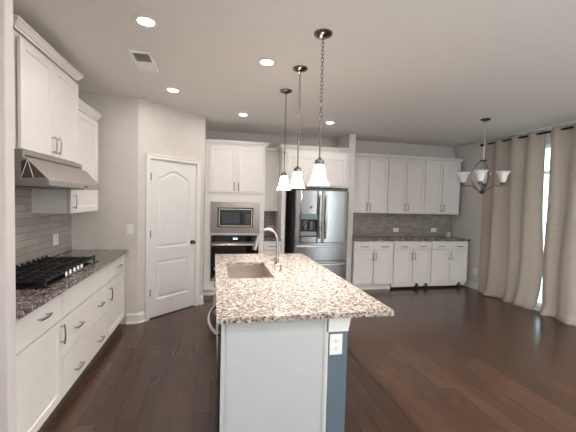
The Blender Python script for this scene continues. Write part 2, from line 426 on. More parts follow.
# --- left run, fronts face +x (rz = 90)
LX, LD = -1.051, .565
w1 = 2.664 - 2.06
cabinet('white base cabinet nearest the camera, one drawer above one door, under the brown granite', (LX, 2.06, 0), PI / 2, w1, LD, .1, .889,
        [('slab', G, w1 - G, .69, .875, [(w1 * .52, .80, False)]), ('door', G, w1 - G, .112, .68, [(w1 - .035, .59, True)])], group='base cabinets along the cooktop wall')
w2 = 3.71 - 2.664
cabinet('wide white drawer base under the gas cooktop with two deep drawers', (LX, 2.664, 0), PI / 2, w2, LD, .1, .889,
        [('slab', G, w2 - G, .69, .875, []),
         ('slab', G, w2 - G, .395, .68, [(w2 * .26, .545, False), (w2 * .77, .545, False)]),
         ('slab', G, w2 - G, .112, .385, [(w2 * .26, .215, False), (w2 * .77, .215, False)])], group='base cabinets along the cooktop wall', name='drawer_cabinet')
w3 = 4.455 - 3.71
cabinet('white base cabinet at the far end of the cooktop counter beside the light switch wall', (LX, 3.71, 0), PI / 2, w3, LD, .1, .889,
        [('slab', G, w3 - .05, .69, .875, [(w3 * .55, .785, False)]), ('door', G, w3 - .05, .112, .68, [(.06, .56, True)])], group='base cabinets along the cooktop wall')
tag(MB().box(XL + .001, -1.0, 2.06, 4.458, .89, .921, .004).build('countertop', 'gran_d'), 'brown speckled granite countertop holding the gas cooktop', 'countertop')

def crown(mb, x0, x1, y, z, ret_l=None, ret_r=None, h=.07, p=.055):
    """crown moulding along x on a front at y (looks to -y), bottom at z; ret_* = y where the end return stops"""
    PR = [(0, 0), (-.008, 0), (-.012, .012), (-.02, .018), (-p + .008, h - .018), (-p, h - .012), (-p, h), (0, h)]
    xa = x0 - (p if ret_l is not None else 0); xb = x1 + (p if ret_r is not None else 0)
    mitre = lambda e, off: e
    v = []
    for (b, c) in PR:
        xl = x0 + (b if ret_l is not None else 0); xr = x1 - (b if ret_r is not None else 0)
        v.append((mb.bm.verts.new((xl, y + b, z + c)), mb.bm.verts.new((xr, y + b, z + c)), b, c, xl, xr))
    n = len(v)
    for i in range(n): mb.bm.faces.new((v[i][0], v[i][1], v[(i + 1) % n][1], v[(i + 1) % n][0]))
    for side, ret in ((0, ret_l), (1, ret_r)):
        if ret is None: mb.bm.faces.new([q[side] for q in v]); continue
        e = [mb.bm.verts.new((q[4 + side], ret, z + q[3])) for q in v]
        for i in range(n): mb.bm.faces.new((v[i][side], e[i], e[(i + 1) % n], v[(i + 1) % n][side]))
        mb.bm.faces.new(e)
    return mb

# wall cabinets on the left wall
HX, HY0, HY1 = -1.248, 2.535, 3.542
hw = HY1 - HY0
t = cabinet('tall pair of white wall cabinet doors directly above the range hood', (HX, HY0, 0), PI / 2, hw, -XL + HX - .002, 1.848, 2.605,
            [('door', .030, hw / 2 - .003, 1.858, 2.57, [(hw / 2 - .04, 1.945, True)]), ('door', hw / 2 + .003, hw - .012, 1.858, 2.57, [(hw / 2 + .04, 1.945, True)])], toe=False, name='wall_cabinet')
crown(MB(), 0, hw, 0, 2.606, ret_l=.33, ret_r=.33, h=.062, p=.045).build('crown_molding', 'cab', t)
UX = -1.32; uw = 4.335 - 3.55
t = cabinet('white wall cabinet in the corner past the range hood', (UX, 3.55, 0), PI / 2, uw, -XL + UX - .002, 1.385, 2.41,
            [('door', .004, uw - .01, 1.39, 2.39, [(.05, 1.50, True)])], toe=False, name='wall_cabinet')
crown(MB(), 0, uw, 0, 2.411, ret_l=None).build('crown_molding', 'cab', t)

# --- right run on the back wall
X0R, WR = 2.405, .7703
YF = YB - .63 + .02
names = ['beside the refrigerator end wall', 'in the middle of the row of three', 'by the curtain wall']
for i in range(3):
    hx = WR / 2
    bc = cabinet('white two-door base cabinet with a wide drawer, ' + names[i], (X0R + i * WR, YF, 0), 0, WR, .605, .1, .889,
                 [('slab', G, WR - G, .735, .875, [(WR * .25, .79, False), (WR * .75, .79, False)]),
                  ('door', G, hx - .006, .112, .725, [(hx - .032, .61, True)]), ('door', hx + .006, WR - G, .112, .725, [(hx + .032, .61, True)])],
                 group='base cabinets on the back wall', toe_z=(0, .1) if i == 0 else (.040, .096))
    for lx in ([], [(.50, .034), (.69, .05)], [(.62, .055)])[i]:
        lg = MB().lathe([(.034, .001), (.036, .012), (.018, .02), (.018, .085), (.03, .09), (.03, .099)], (lx[0], .001, 0), 14)
        lg.box(lx[0] - .05, lx[0] + .05, -.012, .0215, .03, .055, .004).build('leg', 'darkgrey', bc, True)
    ux = WR / 2
    cabinet('white two-door wall cabinet over the mosaic backsplash, ' + names[i], (X0R + i * WR, YB - .33 + .02, 0), 0, WR, .305, 1.372, 2.41,
            [('door', .006, ux - .006, 1.378, 2.395, [(ux - .034, 1.49, True)]), ('door', ux + .006, WR - .006, 1.378, 2.395, [(ux + .034, 1.49, True)])],
            toe=False, name='wall_cabinet', group='wall cabinets on the back wall')
tag(MB().box(X0R + .001, 4.735, YB - .655, YB - .009, .89, .921, .004).build('countertop', 'gran_d'), 'long dark granite countertop below the mosaic backsplash', 'countertop')
cm = crown(MB(), X0R + .001, X0R + 3 * WR, YB - .33, 2.411, ret_r=YB - .002, h=.055, p=.022)
tag(cm.build('crown_molding', 'cab'), 'white crown strip along the top of the three back wall cabinets', 'molding')

# --- oven tower
TX0, TX1, TY = -.139, .81, YB - .65
tw = TX1 - TX0
t = thing('oven_tower', 'tall white cabinet housing the microwave and wall oven beside the pantry', 'cabinet', (TX0, TY, 0))
ML, MR = .105, .868            # appliance opening in local x
b = MB()
b.box(.001, .02, .0, .64, .1, 2.41); b.box(tw - .02, tw - .001, .0, .64, .1, 2.41); b.box(.02, tw - .02, .62, .64, .1, 2.41)
b.box(.02, ML, 0, .02, .1, 2.41); b.box(MR, tw - .02, 0, .02, .1, 2.41)
b.box(ML, MR, 0, .02, 1.515, 2.41); b.box(ML, MR, 0, .02, .985, 1.02); b.box(ML, MR, 0, .02, .1, .245)
for z in (.22, .99, 1.52, 2.39): b.box(.02, tw - .02, .02, .62, z, z + .018)
b.build('carcass', 'cab', t)
MB().box(.001, tw - .001, .06, .075, 0, .1).build('toe_kick', 'cab', t)
xm = (.064 + .912) / 2
for (a, c, hx) in ((.064, xm - .002, xm - .034), (xm + .002, .914, xm + .034)):
    d = MB().shaker(a, c, 1.665, 2.395).build('door', 'cab', t); pull(d, hx, 1.765, True)
crown(MB(), 0, tw, 0, 2.411, ret_r=.64).build('crown_molding', 'cab', t)

def appliance_box(mb, x0, x1, z0, z1, d=.5): return mb.box(x0, x1, .022, d, z0, z1)
# microwave
mx0, mx1, mz0, mz1 = TX0 + .100, TX0 + .873, 1.022, 1.513
t = thing('microwave', 'built-in stainless microwave in the tower above the wall oven', 'microwave', ((mx0 + mx1) / 2, TY, mz0))
hw_, hh = (mx1 - mx0) / 2, mz1 - mz0
ix0, ix1, iz0, iz1 = -.285, .285, .085, .405
MB().box(-.27, .27, .021, .45, .03, .44).build('body', 'darkgrey', t)
tr = MB()
for (a, b_, c, d) in ((-hw_, ix0, 0, hh), (ix1, hw_, 0, hh), (ix0, ix1, 0, iz0), (ix0, ix1, iz1, hh)): tr.box(a, b_, -.024, -.001, c, d)
tr.build('trim_kit', 'steel', t)
MB().box(ix0 + .001, ix1 - .001, -.012, .0, iz0 + .001, iz1 - .001).build('door_gap', 'black', t)
fr = MB(); a, b_, c, d = ix0 + .02, ix1 - .02, iz0 + .018, iz1 - .018
fr.box(a, b_, -.034, -.012, d - .016, d, .002); fr.box(a, b_, -.034, -.012, c, c + .016, .002); fr.box(a, a + .014, -.034, -.012, c, d, .002); fr.box(b_ - .014, b_, -.034, -.012, c, d, .002)
dfr = fr.build('door_frame', 'chrome', t)
MB().box(a + .014, b_ - .015, -.030, -.013, c + .016, d - .016).build('door_glass', 'glassblack', dfr)
cp = MB()
for r_ in range(5):
    for q in range(3): cp.box(b_ - .105 + q * .026, b_ - .087 + q * .026, -.0315, -.030, c + .04 + r_ * .034, c + .058 + r_ * .034)
cp.build('keypad', mat('keypad_grey', (.10, .10, .11), .3), dfr)
MB().box(a + .05, b_ - .20, -.0312, -.030, c + .05, d - .06).build('window_screen', mat('microwave_window', (.03, .035, .045), .15, coat=.4), dfr)
# wall oven
oz0, oz1 = .247, .983
t = thing('wall_oven', 'built-in black glass wall oven with a stainless handle under the microwave', 'oven', ((mx0 + mx1) / 2, TY, oz0))
ow = .378; oh = oz1 - oz0
MB().box(-.36, .36, .021, .56, .01, oh - .01).build('body', 'darkgrey', t)
cpn = MB().box(-ow, ow, -.03, -.001, oh - .105, oh, .003).build('control_panel', 'glassblack', t)
ck = MB()
for i, x in enumerate((-.033, -.017, .005, .021)): ck.box(x, x + .011, -.0315, -.0302, oh - .066, oh - .042)
ck.box(-.0035, -.0005, -.0315, -.0302, oh - .06, oh - .048); ck.build('clock_display', 'clock', cpn)
MB().box(-ow, ow, -.026, -.001, oh - .118, oh - .107).build('trim_strip', 'steel', t)
od = MB().box(-ow, ow, -.036, -.001, .062, oh - .12, .004).build('door', 'glassblack', t)
MB().box(-ow, ow, -.039, -.0365, oh - .165, oh - .125).build('door_rail', 'steel', od)
hb = MB().tube([(-ow + .03, -.085, oh - .148), (ow - .03, -.085, oh - .148)], .013, 12)
for x in (-ow + .06, ow - .06): hb.tube([(x, -.040, oh - .148), (x, -.085, oh - .148)], .010, 10)
hb.build('handle', 'chrome', od, True)
vt = MB().box(-ow, ow, -.024, -.001, 0, .058)
for i in range(4): vt.box(-ow + .03, ow - .03, -.0265, -.024, .010 + i * .011, .014 + i * .011)
vt.build('vent_trim', 'steel', t)

# --- narrow cabinets between the tower and the refrigerator
nw = 1.105 - .814
cabinet('narrow white wall cabinet between oven tower and refrigerator', (.814, YB - .31, 0), 0, nw, .305, 1.372, 2.40,
        [('door', .004, nw - .004, 1.378, 2.385, [])], toe=False, name='wall_cabinet')
nb = 1.105 - .814
t = cabinet('narrow white base cabinet between oven tower and refrigerator', (.814, YF, 0), 0, nb, .605, .1, .889,
            [('slab', G, nb - G, .735, .875, [(nb / 2, .80, False)]), ('door', G, nb - G, .112, .725, [(nb - .04, .62, True)])])
tag(MB().box(.813, 1.104, YB - .655, YB - .009, .89, .921, .003).build('countertop', 'gran_d'), 'small granite countertop between oven tower and refrigerator', 'countertop')
tag(crown(MB(), .8705, 1.050, YB - .31, 2.401, h=.06, p=.03).build('crown_molding', 'cab'), 'short white crown strip over the narrow wall cabinet', 'molding')
# refrigerator surround: side panel and deep cabinet above
FPY = YB - .60
t = thing('wall_cabinet', 'deep white cabinet with a side panel over the refrigerator', 'cabinet', (1.108, FPY, 0))
fw = 2.279 - 1.108
MB().box(.0, .062, .0, .595, .0, 2.41).build('side_panel', 'cab', t)
MB().box(.063, fw, .0, .595, 1.80, 2.41).build('carcass', 'cab', t)
for (a, c, hx) in ((.068, (.068 + fw) / 2 - .002, -.034), ((.068 + fw) / 2 + .002, fw - .05, .034)):
    MB().shaker(a, c, 1.83, 2.335).build('door', 'cab', t)
crown(MB(), 0, fw, 0, 2.411, ret_l=.29).build('crown_molding', 'cab', t)

# --- refrigerator
FX0, FX1, FY = 1.298, 2.214, 5.40
t = thing('refrigerator', 'stainless french door refrigerator with two lower drawers and a dispenser', 'refrigerator', ((FX0 + FX1) / 2, FY, 0))
w_ = (FX1 - FX0) / 2
MB().box(-w_ + .01, w_ - .01, .07, .78, .03, 1.735, .004).build('body', 'fridge_side', t)
MB().box(-w_ + .02, w_ - .02, .03, .30, 1.735, 1.772).build('hinge_cover', 'black', t)
def bowed(mb, x0, x1, z0, z1, y, d, bow=.018, seg=10):
    """door slab with a softly bowed front"""
    f0, f1, bk = [], [], []
    for i in range(seg + 1):
        x = x0 + (x1 - x0) * i / seg; tt = x / w_; yy = y + bow * tt * tt
        if i in (0, seg): yy += .006
        f0.append(mb.bm.verts.new((x, yy, z0))); f1.append(mb.bm.verts.new((x, yy, z1)))
    b0 = mb.bm.verts.new((x0, y + d, z0)); b1 = mb.bm.verts.new((x1, y + d, z0)); c0 = mb.bm.verts.new((x0, y + d, z1)); c1 = mb.bm.verts.new((x1, y + d, z1))
    for i in range(seg): mb.bm.faces.new((f0[i], f0[i + 1], f1[i + 1], f1[i]))
    mb.bm.faces.new(f0[::-1] + [b0, b1]); mb.bm.faces.new(f1 + [c1, c0]); mb.bm.faces.new((f0[0], f1[0], c0, b0)); mb.bm.faces.new((f0[-1], b1, c1, f1[-1])); mb.bm.faces.new((b0, c0, c1, b1))
    return mb
sx = 1.748 - (FX0 + FX1) / 2
DZ = .882
dx0, dx1, dz0, dz1 = 1.375 - 1.751, 1.675 - 1.751, .975, 1.355
ld = MB()   # left door in strips around the dispenser recess
for (a, c, z0, z1) in ((-w_, dx0, DZ, 1.735), (dx1, sx - .003, DZ, 1.735), (dx0, dx1, DZ, dz0), (dx0, dx1, dz1, 1.735)): bowed(ld, a, c, z0, z1, 0, .065)
ldo = ld.build('door', 'steel_f', t)
rdo = bowed(MB(), sx + .003, w_, DZ, 1.735, 0, .065).build('door', 'steel_f', t, True)
rc = MB().box(dx0 + .001, dx1 - .001, .055, .064, dz0 + .001, dz1 - .001)
rc.box(dx0 + .001, dx0 + .012, .014, .055, dz0 + .001, dz1 - .09).box(dx1 - .012, dx1 - .001, .014, .055, dz0 + .001, dz1 - .09).box(dx0 + .012, dx1 - .012, .014, .055, dz0 + .001, dz0 + .02)
dsp = rc.build('dispenser', 'darkgrey', ldo)
MB().box(dx0 + .002, dx1 - .002, .0, .054, dz1 - .095, dz1 - .002, .004).build('display_panel', 'panelteal', dsp)
for x in (-.055, .045):
    q = (dx0 + dx1) / 2 + x
    MB().box(q - .032, q + .032, .022, .054, dz0 + .11, dz1 - .11, .004).build('paddle', 'black', dsp)
MB().box(dx0 + .013, dx1 - .013, .02, .054, dz0 + .021, dz0 + .085).build('drip_tray', mat('tray_grey', (.22, .21, .20), .35, .5), dsp)
MB().lathe([(0, -.004), (.022, -.004), (.024, .004)], ((dx0 + dx1) / 2 + .03, .0035, 1.462), 20, 'y').build('emblem', 'bronze', ldo, True)
def bow_handle(parent, p0, p1, out, y0=.0):
    p0, p1 = Vector(p0), Vector(p1); pts = []; rad = []
    for i in range(17):
        t_ = i / 16; o_ = out * (math.sin(PI * t_) ** .6 if 0 < t_ < 1 else 0); p = p0.lerp(p1, t_)
        pts.append((p.x, y0 - o_, p.z)); rad.append(.015 if 0 < i < 16 else .017)
    return MB().tube(pts, .015, 12, radii=rad).build('handle', 'bright_steel', parent, True)
bow_handle(ldo, (sx - .04, 0, .955), (sx - .04, 0, 1.665), .055)
bow_handle(rdo, (sx + .062, 0, .955), (sx + .062, 0, 1.665), .055)
for (z0, z1) in ((.585, .872), (.10, .575)):
    d = bowed(MB(), -w_, w_, z0, z1, 0, .065).build('drawer', 'steel_f', t, True)
    bow_handle(d, (-w_ + .04, 0, z1 - .052), (w_ - .04, 0, z1 - .052), .05, .014)
MB().box(-w_ + .02, w_ - .02, .03, .7, .0, .09).build('base_grille', 'black', t)

# ------------------------------------------------------------------ range hood
H0, H1 = 2.53, 3.547
t = thing('range_hood', 'stainless range hood with a sloped front above the gas cooktop', 'range hood', (XL + .01, (H0 + H1) / 2, 1.615))
hl = (H1 - H0) / 2
prof = [(0, 0), (.555, 0), (.568, .006), (.568, .040), (.558, .052), (.448, .172), (.415, .182), (.415, .2315), (0, .2315)]
hood = MB().prism(prof, -hl, hl, 1).build('shell', 'steel_hood', t)
MB().box(.4152, .418, -hl + .03, hl - .03, .190, .202).build('seam_slot', 'bronze', t)
MB().box(.5685, .571, hl - .40, hl - .32, .012, .024).build('control_buttons', 'black', t)
MB().box(.08, .46, -hl + .08, hl - .08, -.006, -.0005).build('filter', mat('hood_filter', (.10, .10, .10), .4, .9, stretch=(1, 60, 1), scale=4), t)
# triangular inset on the near end, below the slope
tp = MB(); ye = -hl - .0005
tri = [(.406, .044), (.556, .054), (.446, .172)]
tp.prism([(x, z) for x, z in tri], ye - .002, ye, 1)
tpo = tp.build('end_inset', mat('smoky_plate', (.15, .135, .13), .35, .8), t)
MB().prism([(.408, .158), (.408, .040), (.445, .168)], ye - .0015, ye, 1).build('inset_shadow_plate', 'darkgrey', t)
ed = MB()
for a, b_ in ((tri[0], tri[2]), (tri[1], tri[2]), (tri[0], tri[1]), ((.478, .052), tri[2])):
    ed.tube([(a[0], ye - .003, a[1]), (b_[0], ye - .003, b_[1])], .0035, 6)
ed.build('inset_edge', 'chrome', tpo)

# ------------------------------------------------------------------ gas cooktop
cz = .9215
KX0, KX1, KY0, KY1 = -1.555, -1.095, 2.60, 3.66
t = thing('gas_cooktop', 'black gas cooktop with cast iron grates set on the brown granite', 'cooktop', ((KX0 + KX1) / 2, (KY0 + KY1) / 2, cz))
kx, ky = (KX1 - KX0) / 2, (KY1 - KY0) / 2
MB().box(-kx, kx, -ky, ky, 0, .012, .004).build('base', 'glassblack', t)
burn = [(-.09, -.36, .045), (.10, -.36, .038), (-.02, 0, .06), (-.10, .36, .038), (.09, .36, .045)]
for (x, y, r) in burn:
    bo = MB().lathe([(r * 1.5, .0125), (r * 1.45, .018), (r, .02), (r, .03), (r * .85, .034), (0, .035)], (x, y, 0), 20).build('burner', 'iron', t, True)
for k in range(3):
    ya, yb = -ky + .02 + k * (2 * ky - .04) / 3 + .004, -ky + .02 + (k + 1) * (2 * ky - .04) / 3 - .004
    g_ = MB(); xa, xb = -kx + .02, kx - .055 if k == 1 else kx - .03
    gz0, gz1 = .034, .048
    for x in (xa, xb): g_.box(x - .007, x + .007, ya, yb, gz0, gz1, .002)
    for y in (ya + .007, yb - .007): g_.box(xa, xb, y - .007, y + .007, gz0, gz1, .002)
    n = 4
    for i in range(1, n):
        y = ya + (yb - ya) * i / n; g_.box(xa, xb, y - .006, y + .006, gz0, gz1 + .004, .002)
    for x in ((xa + xb) / 2, xa + .11, xb - .11): g_.box(x - .006, x + .006, ya, yb, gz0, gz1 + .002, .002)
    for x in (xa, xb):
        for y in (ya + .008, yb - .008): g_.box(x - .008, x + .008, y - .008, y + .008, .0125, gz0)
        for i in range(n + 1):
            y = ya + .008 + (yb - ya - .016) * i / n; g_.prism([(x - .012, gz1), (x + .012, gz1), (x + .004, gz1 + .018), (x - .004, gz1 + .018)], y - .006, y + .006, 1)
    g_.build('grate', 'iron', t)
for i in range(5):
    y = -.16 + i * .08
    MB().lathe([(.019, .0125), (.019, .018), (.016, .022), (.015, .04), (.012, .043), (0, .0435)], (kx - .03, y, 0), 16).build('knob', 'chrome', t, True)

# ------------------------------------------------------------------ island
IX0, IX1, IY0, IY1, IT = .025, 1.07, 1.846, 4.05, .92
PX0, PX1, PY = .052, .66, 1.878
t = thing('kitchen_island', 'white kitchen island with a slate blue knee wall on its right side', 'kitchen island', ((PX0 + PX1) / 2, (IY0 + IY1) / 2, 0))
ox, oy = (PX0 + PX1) / 2, (IY0 + IY1) / 2
def lb(mb, x0, x1, y0, y1, z0, z1, bev=0): return mb.box(x0 - ox, x1 - ox, y0 - oy, y1 - oy, z0, z1, bev)
ep = lb(MB(), PX0, PX1 - .002, PY, PY + .02, 0, .889)
lb(ep, PX0, PX0 + .022, PY - .006, PY, 0, .889, .001); lb(ep, PX1 - .018, PX1 - .002, PY - .006, PY, 0, .889, .001)
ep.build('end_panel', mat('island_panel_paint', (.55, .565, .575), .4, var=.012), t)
kw = lb(MB(), .672, .79, PY, IY1 - .04, 0, .812); kwo = kw.build('knee_wall', 'blue', t)
# trim cap of the knee wall: stacked cove profile on three sides
cap = MB()
for (o_, z0, z1) in ((.004, .800, .822), (.006, .822, .836), (.009, .836, .862), (.012, .862, .889)):
    lb(cap, .672 - .004, .79 + o_, PY - o_, IY1 - .04 + .0, z0, z1, .002)
cap.build('cap_trim', 'trim', t)
cr = lb(MB(), PX1 - .012, .671, PY + .001, PY + .03, 0, .80); cr.build('corner_bead', 'trim', t)
# carcass boxes behind the fronts; the sink bay is kept low
car = MB()
lb(car, .075, .670, 2.535, 2.72, .1, .889); lb(car, .075, .670, 2.725, 3.56, .1, .66); lb(car, .075, .670, 3.565, IY1 - .045, .1, .889)
lb(car, .10, .670, 1.90, 2.53, 0, .02)
car.build('carcass', 'cab', t)
lb(MB(), .12, .135, 2.535, IY1 - .045, 0, .1).build('toe_kick', 'cab', t)
lb(MB(), .052, .67, IY1 - .044, IY1 - .026, 0, .889).build('end_panel', 'cab', t)
def island_front(y0, y1, z0, z1, k, pl):
    e = bpy.data.objects.new('door' if k else 'drawer', None)
    mb = MB()
    if k: mb.shaker(0, y1 - y0, z0, z1)
    else: mb.box(0, y1 - y0, -.02, 0, z0, z1, .002)
    o = mb.build('door' if k else 'drawer', 'cab', t, loc=(.073 - ox, y1 - oy, 0), rz=-PI / 2)
    bpy.data.objects.remove(e)
    for (x, z, v) in pl: pull(o, x, z, v)
island_front(2.54, 2.72, .112, .875, True, [(.09, .75, True)])
island_front(2.725, 3.14, .112, .72, True, [(.05, .62, True)]); island_front(3.145, 3.56, .112, .72, True, [(.365, .62, True)]); island_front(2.725, 3.56, .73, .875, False, [])
island_front(3.565, 4.0, .112, .72, True, [(.05, .62, True)]); island_front(3.565, 4.0, .73, .875, False, [(.21, .80, False)])
# countertop with a cut-out for the sink
SX0, SX1, SY0, SY1 = .130, .505, 2.785, 3.485
ct = MB()
ct.box(IX0, SX0, IY0, IY1, .89, IT); ct.box(SX1, IX1, IY0, IY1, .89, IT); ct.box(SX0, SX1, IY0, SY0, .89, IT); ct.box(SX0, SX1, SY1, IY1, .89, IT)
bmesh.ops.remove_doubles(ct.bm, verts=ct.bm.verts, dist=1e-5)
tag(ct.build('island_countertop', 'gran_i'), 'cream speckled granite top of the kitchen island with a sink cut-out', 'countertop')
# sink
t = thing('sink', 'rectangular stainless undermount sink in the island countertop', 'sink', ((SX0 + SX1) / 2, (SY0 + SY1) / 2, .68))
a, b_ = (SX1 - SX0) / 2 + .004, (SY1 - SY0) / 2 + .004
sk = MB(); th = .006; zt = .2085
sk.box(-a - .01, a + .01, -b_ - .01, b_ + .01, 0, th)
sk.box(-a - .01, -a, -b_ - .01, b_ + .01, th, zt); sk.box(a, a + .01, -b_ - .01, b_ + .01, th, zt); sk.box(-a, a, -b_ - .01, -b_, th, zt); sk.box(-a, a, b_, b_ + .01, th, zt)
sk.build('basin', 'sinksteel', t)
MB().lathe([(.045, .0065), (.045, .009), (.03, .0095), (.028, .007), (0, .007)], (0, .1, 0), 20).build('drain', 'chrome', t, True)
# faucet
FBX, FBY = .617, 3.30
t = thing('faucet', 'tall brushed gooseneck pull-down faucet behind the island sink', 'faucet', (FBX, FBY, IT + .0005))
MB().lathe([(.030, 0), (.031, .006), (.024, .012), (.022, .03), (.021, .08), (.017, .09)], (0, 0, 0), 20).build('base', 'nickel', t, True)
pts = [(0, 0, .085), (0, 0, .16), (0, 0, .245)]
for i in range(1, 17):
    th_ = PI * i / 16 * .93; pts.append((-.098 + .098 * math.cos(th_), 0, .245 + .112 * math.sin(th_)))
MB().tube(pts, .0125, 14).build('spout', 'nickel', t, True)
p = Vector(pts[-1]); d = (Vector(pts[-1]) - Vector(pts[-2])).normalized()
MB().tube([p - d * .01, p + d * .02, p + d * .085, p + d * .115], .017, 14, radii=[.0145, .0175, .021, .018]).build('spray_head', 'nickel', t, True)
MB().tube([(.0, -.018, .055), (-.01, -.04, .06), (-.075, -.075, .072)], .008, 10, radii=[.013, .010, .007]).build('lever', 'nickel', t, True)
t = thing('soap_dispenser', 'small brushed pump soap dispenser beside the island faucet', 'soap dispenser', (.612, 3.055, IT + .0005))
MB().lathe([(.020, 0), (.020, .008), (.012, .012), (.011, .04), (.014, .042), (.014, .058), (0, .06)], (0, 0, 0), 16).build('pump', 'nickel', t, True)
MB().tube([(0, 0, .05), (-.045, -.01, .055), (-.06, -.013, .048)], .006, 8).build('nozzle', 'nickel', t, True)
# dishwasher
t = thing('dishwasher', 'dark dishwasher with a bowed steel handle built into the island side', 'dishwasher', (.105, 2.215, 0))
MB().box(-.0, .50, -.305, .305, .025, .86).build('body', 'darkgrey', t)
dd = MB().box(-.06, -.001, -.303, .303, .11, .885, .004).build('door', 'dish', t)
MB().box(.03, .06, -.30, .30, .0005, .10).build('kick_plate', 'black', t)
pts = []
for i in range(21):
    s_ = -1 + i / 10; pts.append((-.062 - .060 * (1 - s_ * s_) ** .75 if abs(s_) < 1 else -.0615, s_ * .27, .795 + .0 * s_))
MB().tube(pts, .011, 10).build('handle', 'chrome', dd, True)

# ------------------------------------------------------------------ outlets and switches
def outlet(label, loc, rz, kind='duplex', wd=.078, ht=.122, horizontal=False):
    t = thing('wall_outlet' if kind == 'duplex' else 'light_switch', label, 'outlet' if kind == 'duplex' else 'light switch', loc, rz)
    if horizontal: MB().box(-ht / 2, ht / 2, -.006, -.0005, -wd / 2, wd / 2, .002).build('cover_plate', 'plate', t)
    else: MB().box(-wd / 2, wd / 2, -.006, -.0005, -ht / 2, ht / 2, .002).build('cover_plate', 'plate', t)
    if kind == 'duplex':
        for q in (-.021, .021):
            c_ = (q, 0) if horizontal else (0, q)
            s_ = MB().lathe([(.0, -.0085), (.0165, -.0085), (.0175, -.0062)], (c_[0], 0, c_[1]), 16, 'y').build('receptacle', 'plate', t, True)
            sl = MB()
            for e in (-.006, .006):
                if horizontal: sl.box(c_[0] - .005, c_[0] + .005, -.0095, -.0086, c_[1] + e - .001, c_[1] + e + .001)
                else: sl.box(c_[0] + e - .0013, c_[0] + e + .0013, -.0095, -.0086, c_[1] - .002, c_[1] + .007)
            sl.lathe([(0, -.0094), (.0025, -.0094), (.0025, -.0086)], (c_[0] + (.009 if horizontal else 0), 0, c_[1] - (0 if horizontal else .008)), 8, 'y')
            sl.build('slots', 'slot', s_)
    else:
        MB().box(-.017, .017, -.010, -.0062, -.033, .033, .002).build('rocker', 'plate', t)
    return t
outlet('white wall outlet on the slate blue end of the island', (.717, PY - .0005, .725), 0)
outlet('white light switch on the wall between cooktop counter and pantry', (-.985, 4.4595, 1.165), 0, 'switch')
outlet('white wall outlet on the grey tile behind the cooktop', (XL + .0085, 4.03, 1.09), PI / 2, wd=.12)
outlet('white wall outlet on the mosaic backsplash nearer the refrigerator', (3.555, YB - .0085, 1.035), 0, horizontal=True)
outlet('white wall outlet on the mosaic backsplash nearer the curtain wall', (4.40, YB - .0085, 1.04), 0, horizontal=True)
outlet('white wall outlet low on the wall beside the curtain', (XR - .0005, 5.50, .33), -PI / 2)
outlet('white wall outlet on the narrow tile strip beside the oven tower', (1.03, YB - .0085, 1.06), 0, horizontal=True)
# small tumbler on the far counter
t = thing('canister', 'small pale canister standing at the end of the long dark countertop', 'canister', (4.54, 5.93, .9215))
MB().lathe([(.040, 0), (.043, .004), (.043, .09), (.040, .094)], (0, 0, 0), 20).build('jar', mat('pale_ceramic', (.66, .63, .60), .35), t, True)
MB().lathe([(.041, .0945), (.041, .108), (.012, .112), (0, .113)], (0, 0, 0), 20).build('lid', 'nickel', t, True)

# ------------------------------------------------------------------ ceiling fittings
CANS = [(-.467, 2.532, 'recessed ceiling light nearest the range hood'), (.429, 2.988, 'recessed ceiling light above the middle of the island'),
        (-.46, 4.039, 'recessed ceiling light in front of the pantry door'), (.381, 4.893, 'recessed ceiling light in front of the oven tower'),
        (1.687, 4.964, 'recessed ceiling light in front of the refrigerator'), (-.467, .95, 'added unseen recessed light behind the near wall end'), (.429, 1.05, 'added unseen recessed light over the near end of the floor'),  # last two here are out of view, added for more brightness
        (2.3, .9, 'added unseen recessed light of the dining side, nearer the island'), (3.9, .9, 'added unseen recessed light of the dining side, nearer the curtains'),
        (2.3, -.9, 'added unseen rear recessed light of the dining side, nearer the island'), (3.9, -.9, 'added unseen rear recessed light of the dining side, nearer the curtains')]  # the four dining side lights are unseen additions that brighten the room
proto = None
fill_lamp = bpy.data.lights.new('fill_lamp', 'AREA'); fill_lamp.energy = FILL_CAN_POWER; fill_lamp.color = (1, .95, .9); fill_lamp.shape = 'DISK'; fill_lamp.size = .11  # stronger lamp for the unseen lights added on the dining side
for i, (x, y, lab) in enumerate(CANS):
    if proto is None:
        t = proto = thing('ceiling_light', lab, 'ceiling light', (x, y, CEIL), 0, 'recessed lights in the kitchen ceiling')
        MB().lathe([(.052, -.001), (.054, -.006), (.074, -.007), (.085, -.004), (.086, -.0005)], (0, 0, 0), 28).build('trim_ring', 'trim', t, True)
        MB().lathe([(.0, -.010), (.030, -.0095), (.048, -.0080), (.0515, -.0072)], (0, 0, 0), 28).build('lens', 'lens', t, True)
        light('lamp', 'AREA', (0, 0, -.02), CAN_POWER, WARM, t, shape='DISK', size=.11)
    else:
        t = copy_tree(proto); t.location = (x, y, CEIL); t['label'] = lab
        if x > 2:
            for ch in t.children:
                if ch.type == 'LIGHT': ch.data = fill_lamp
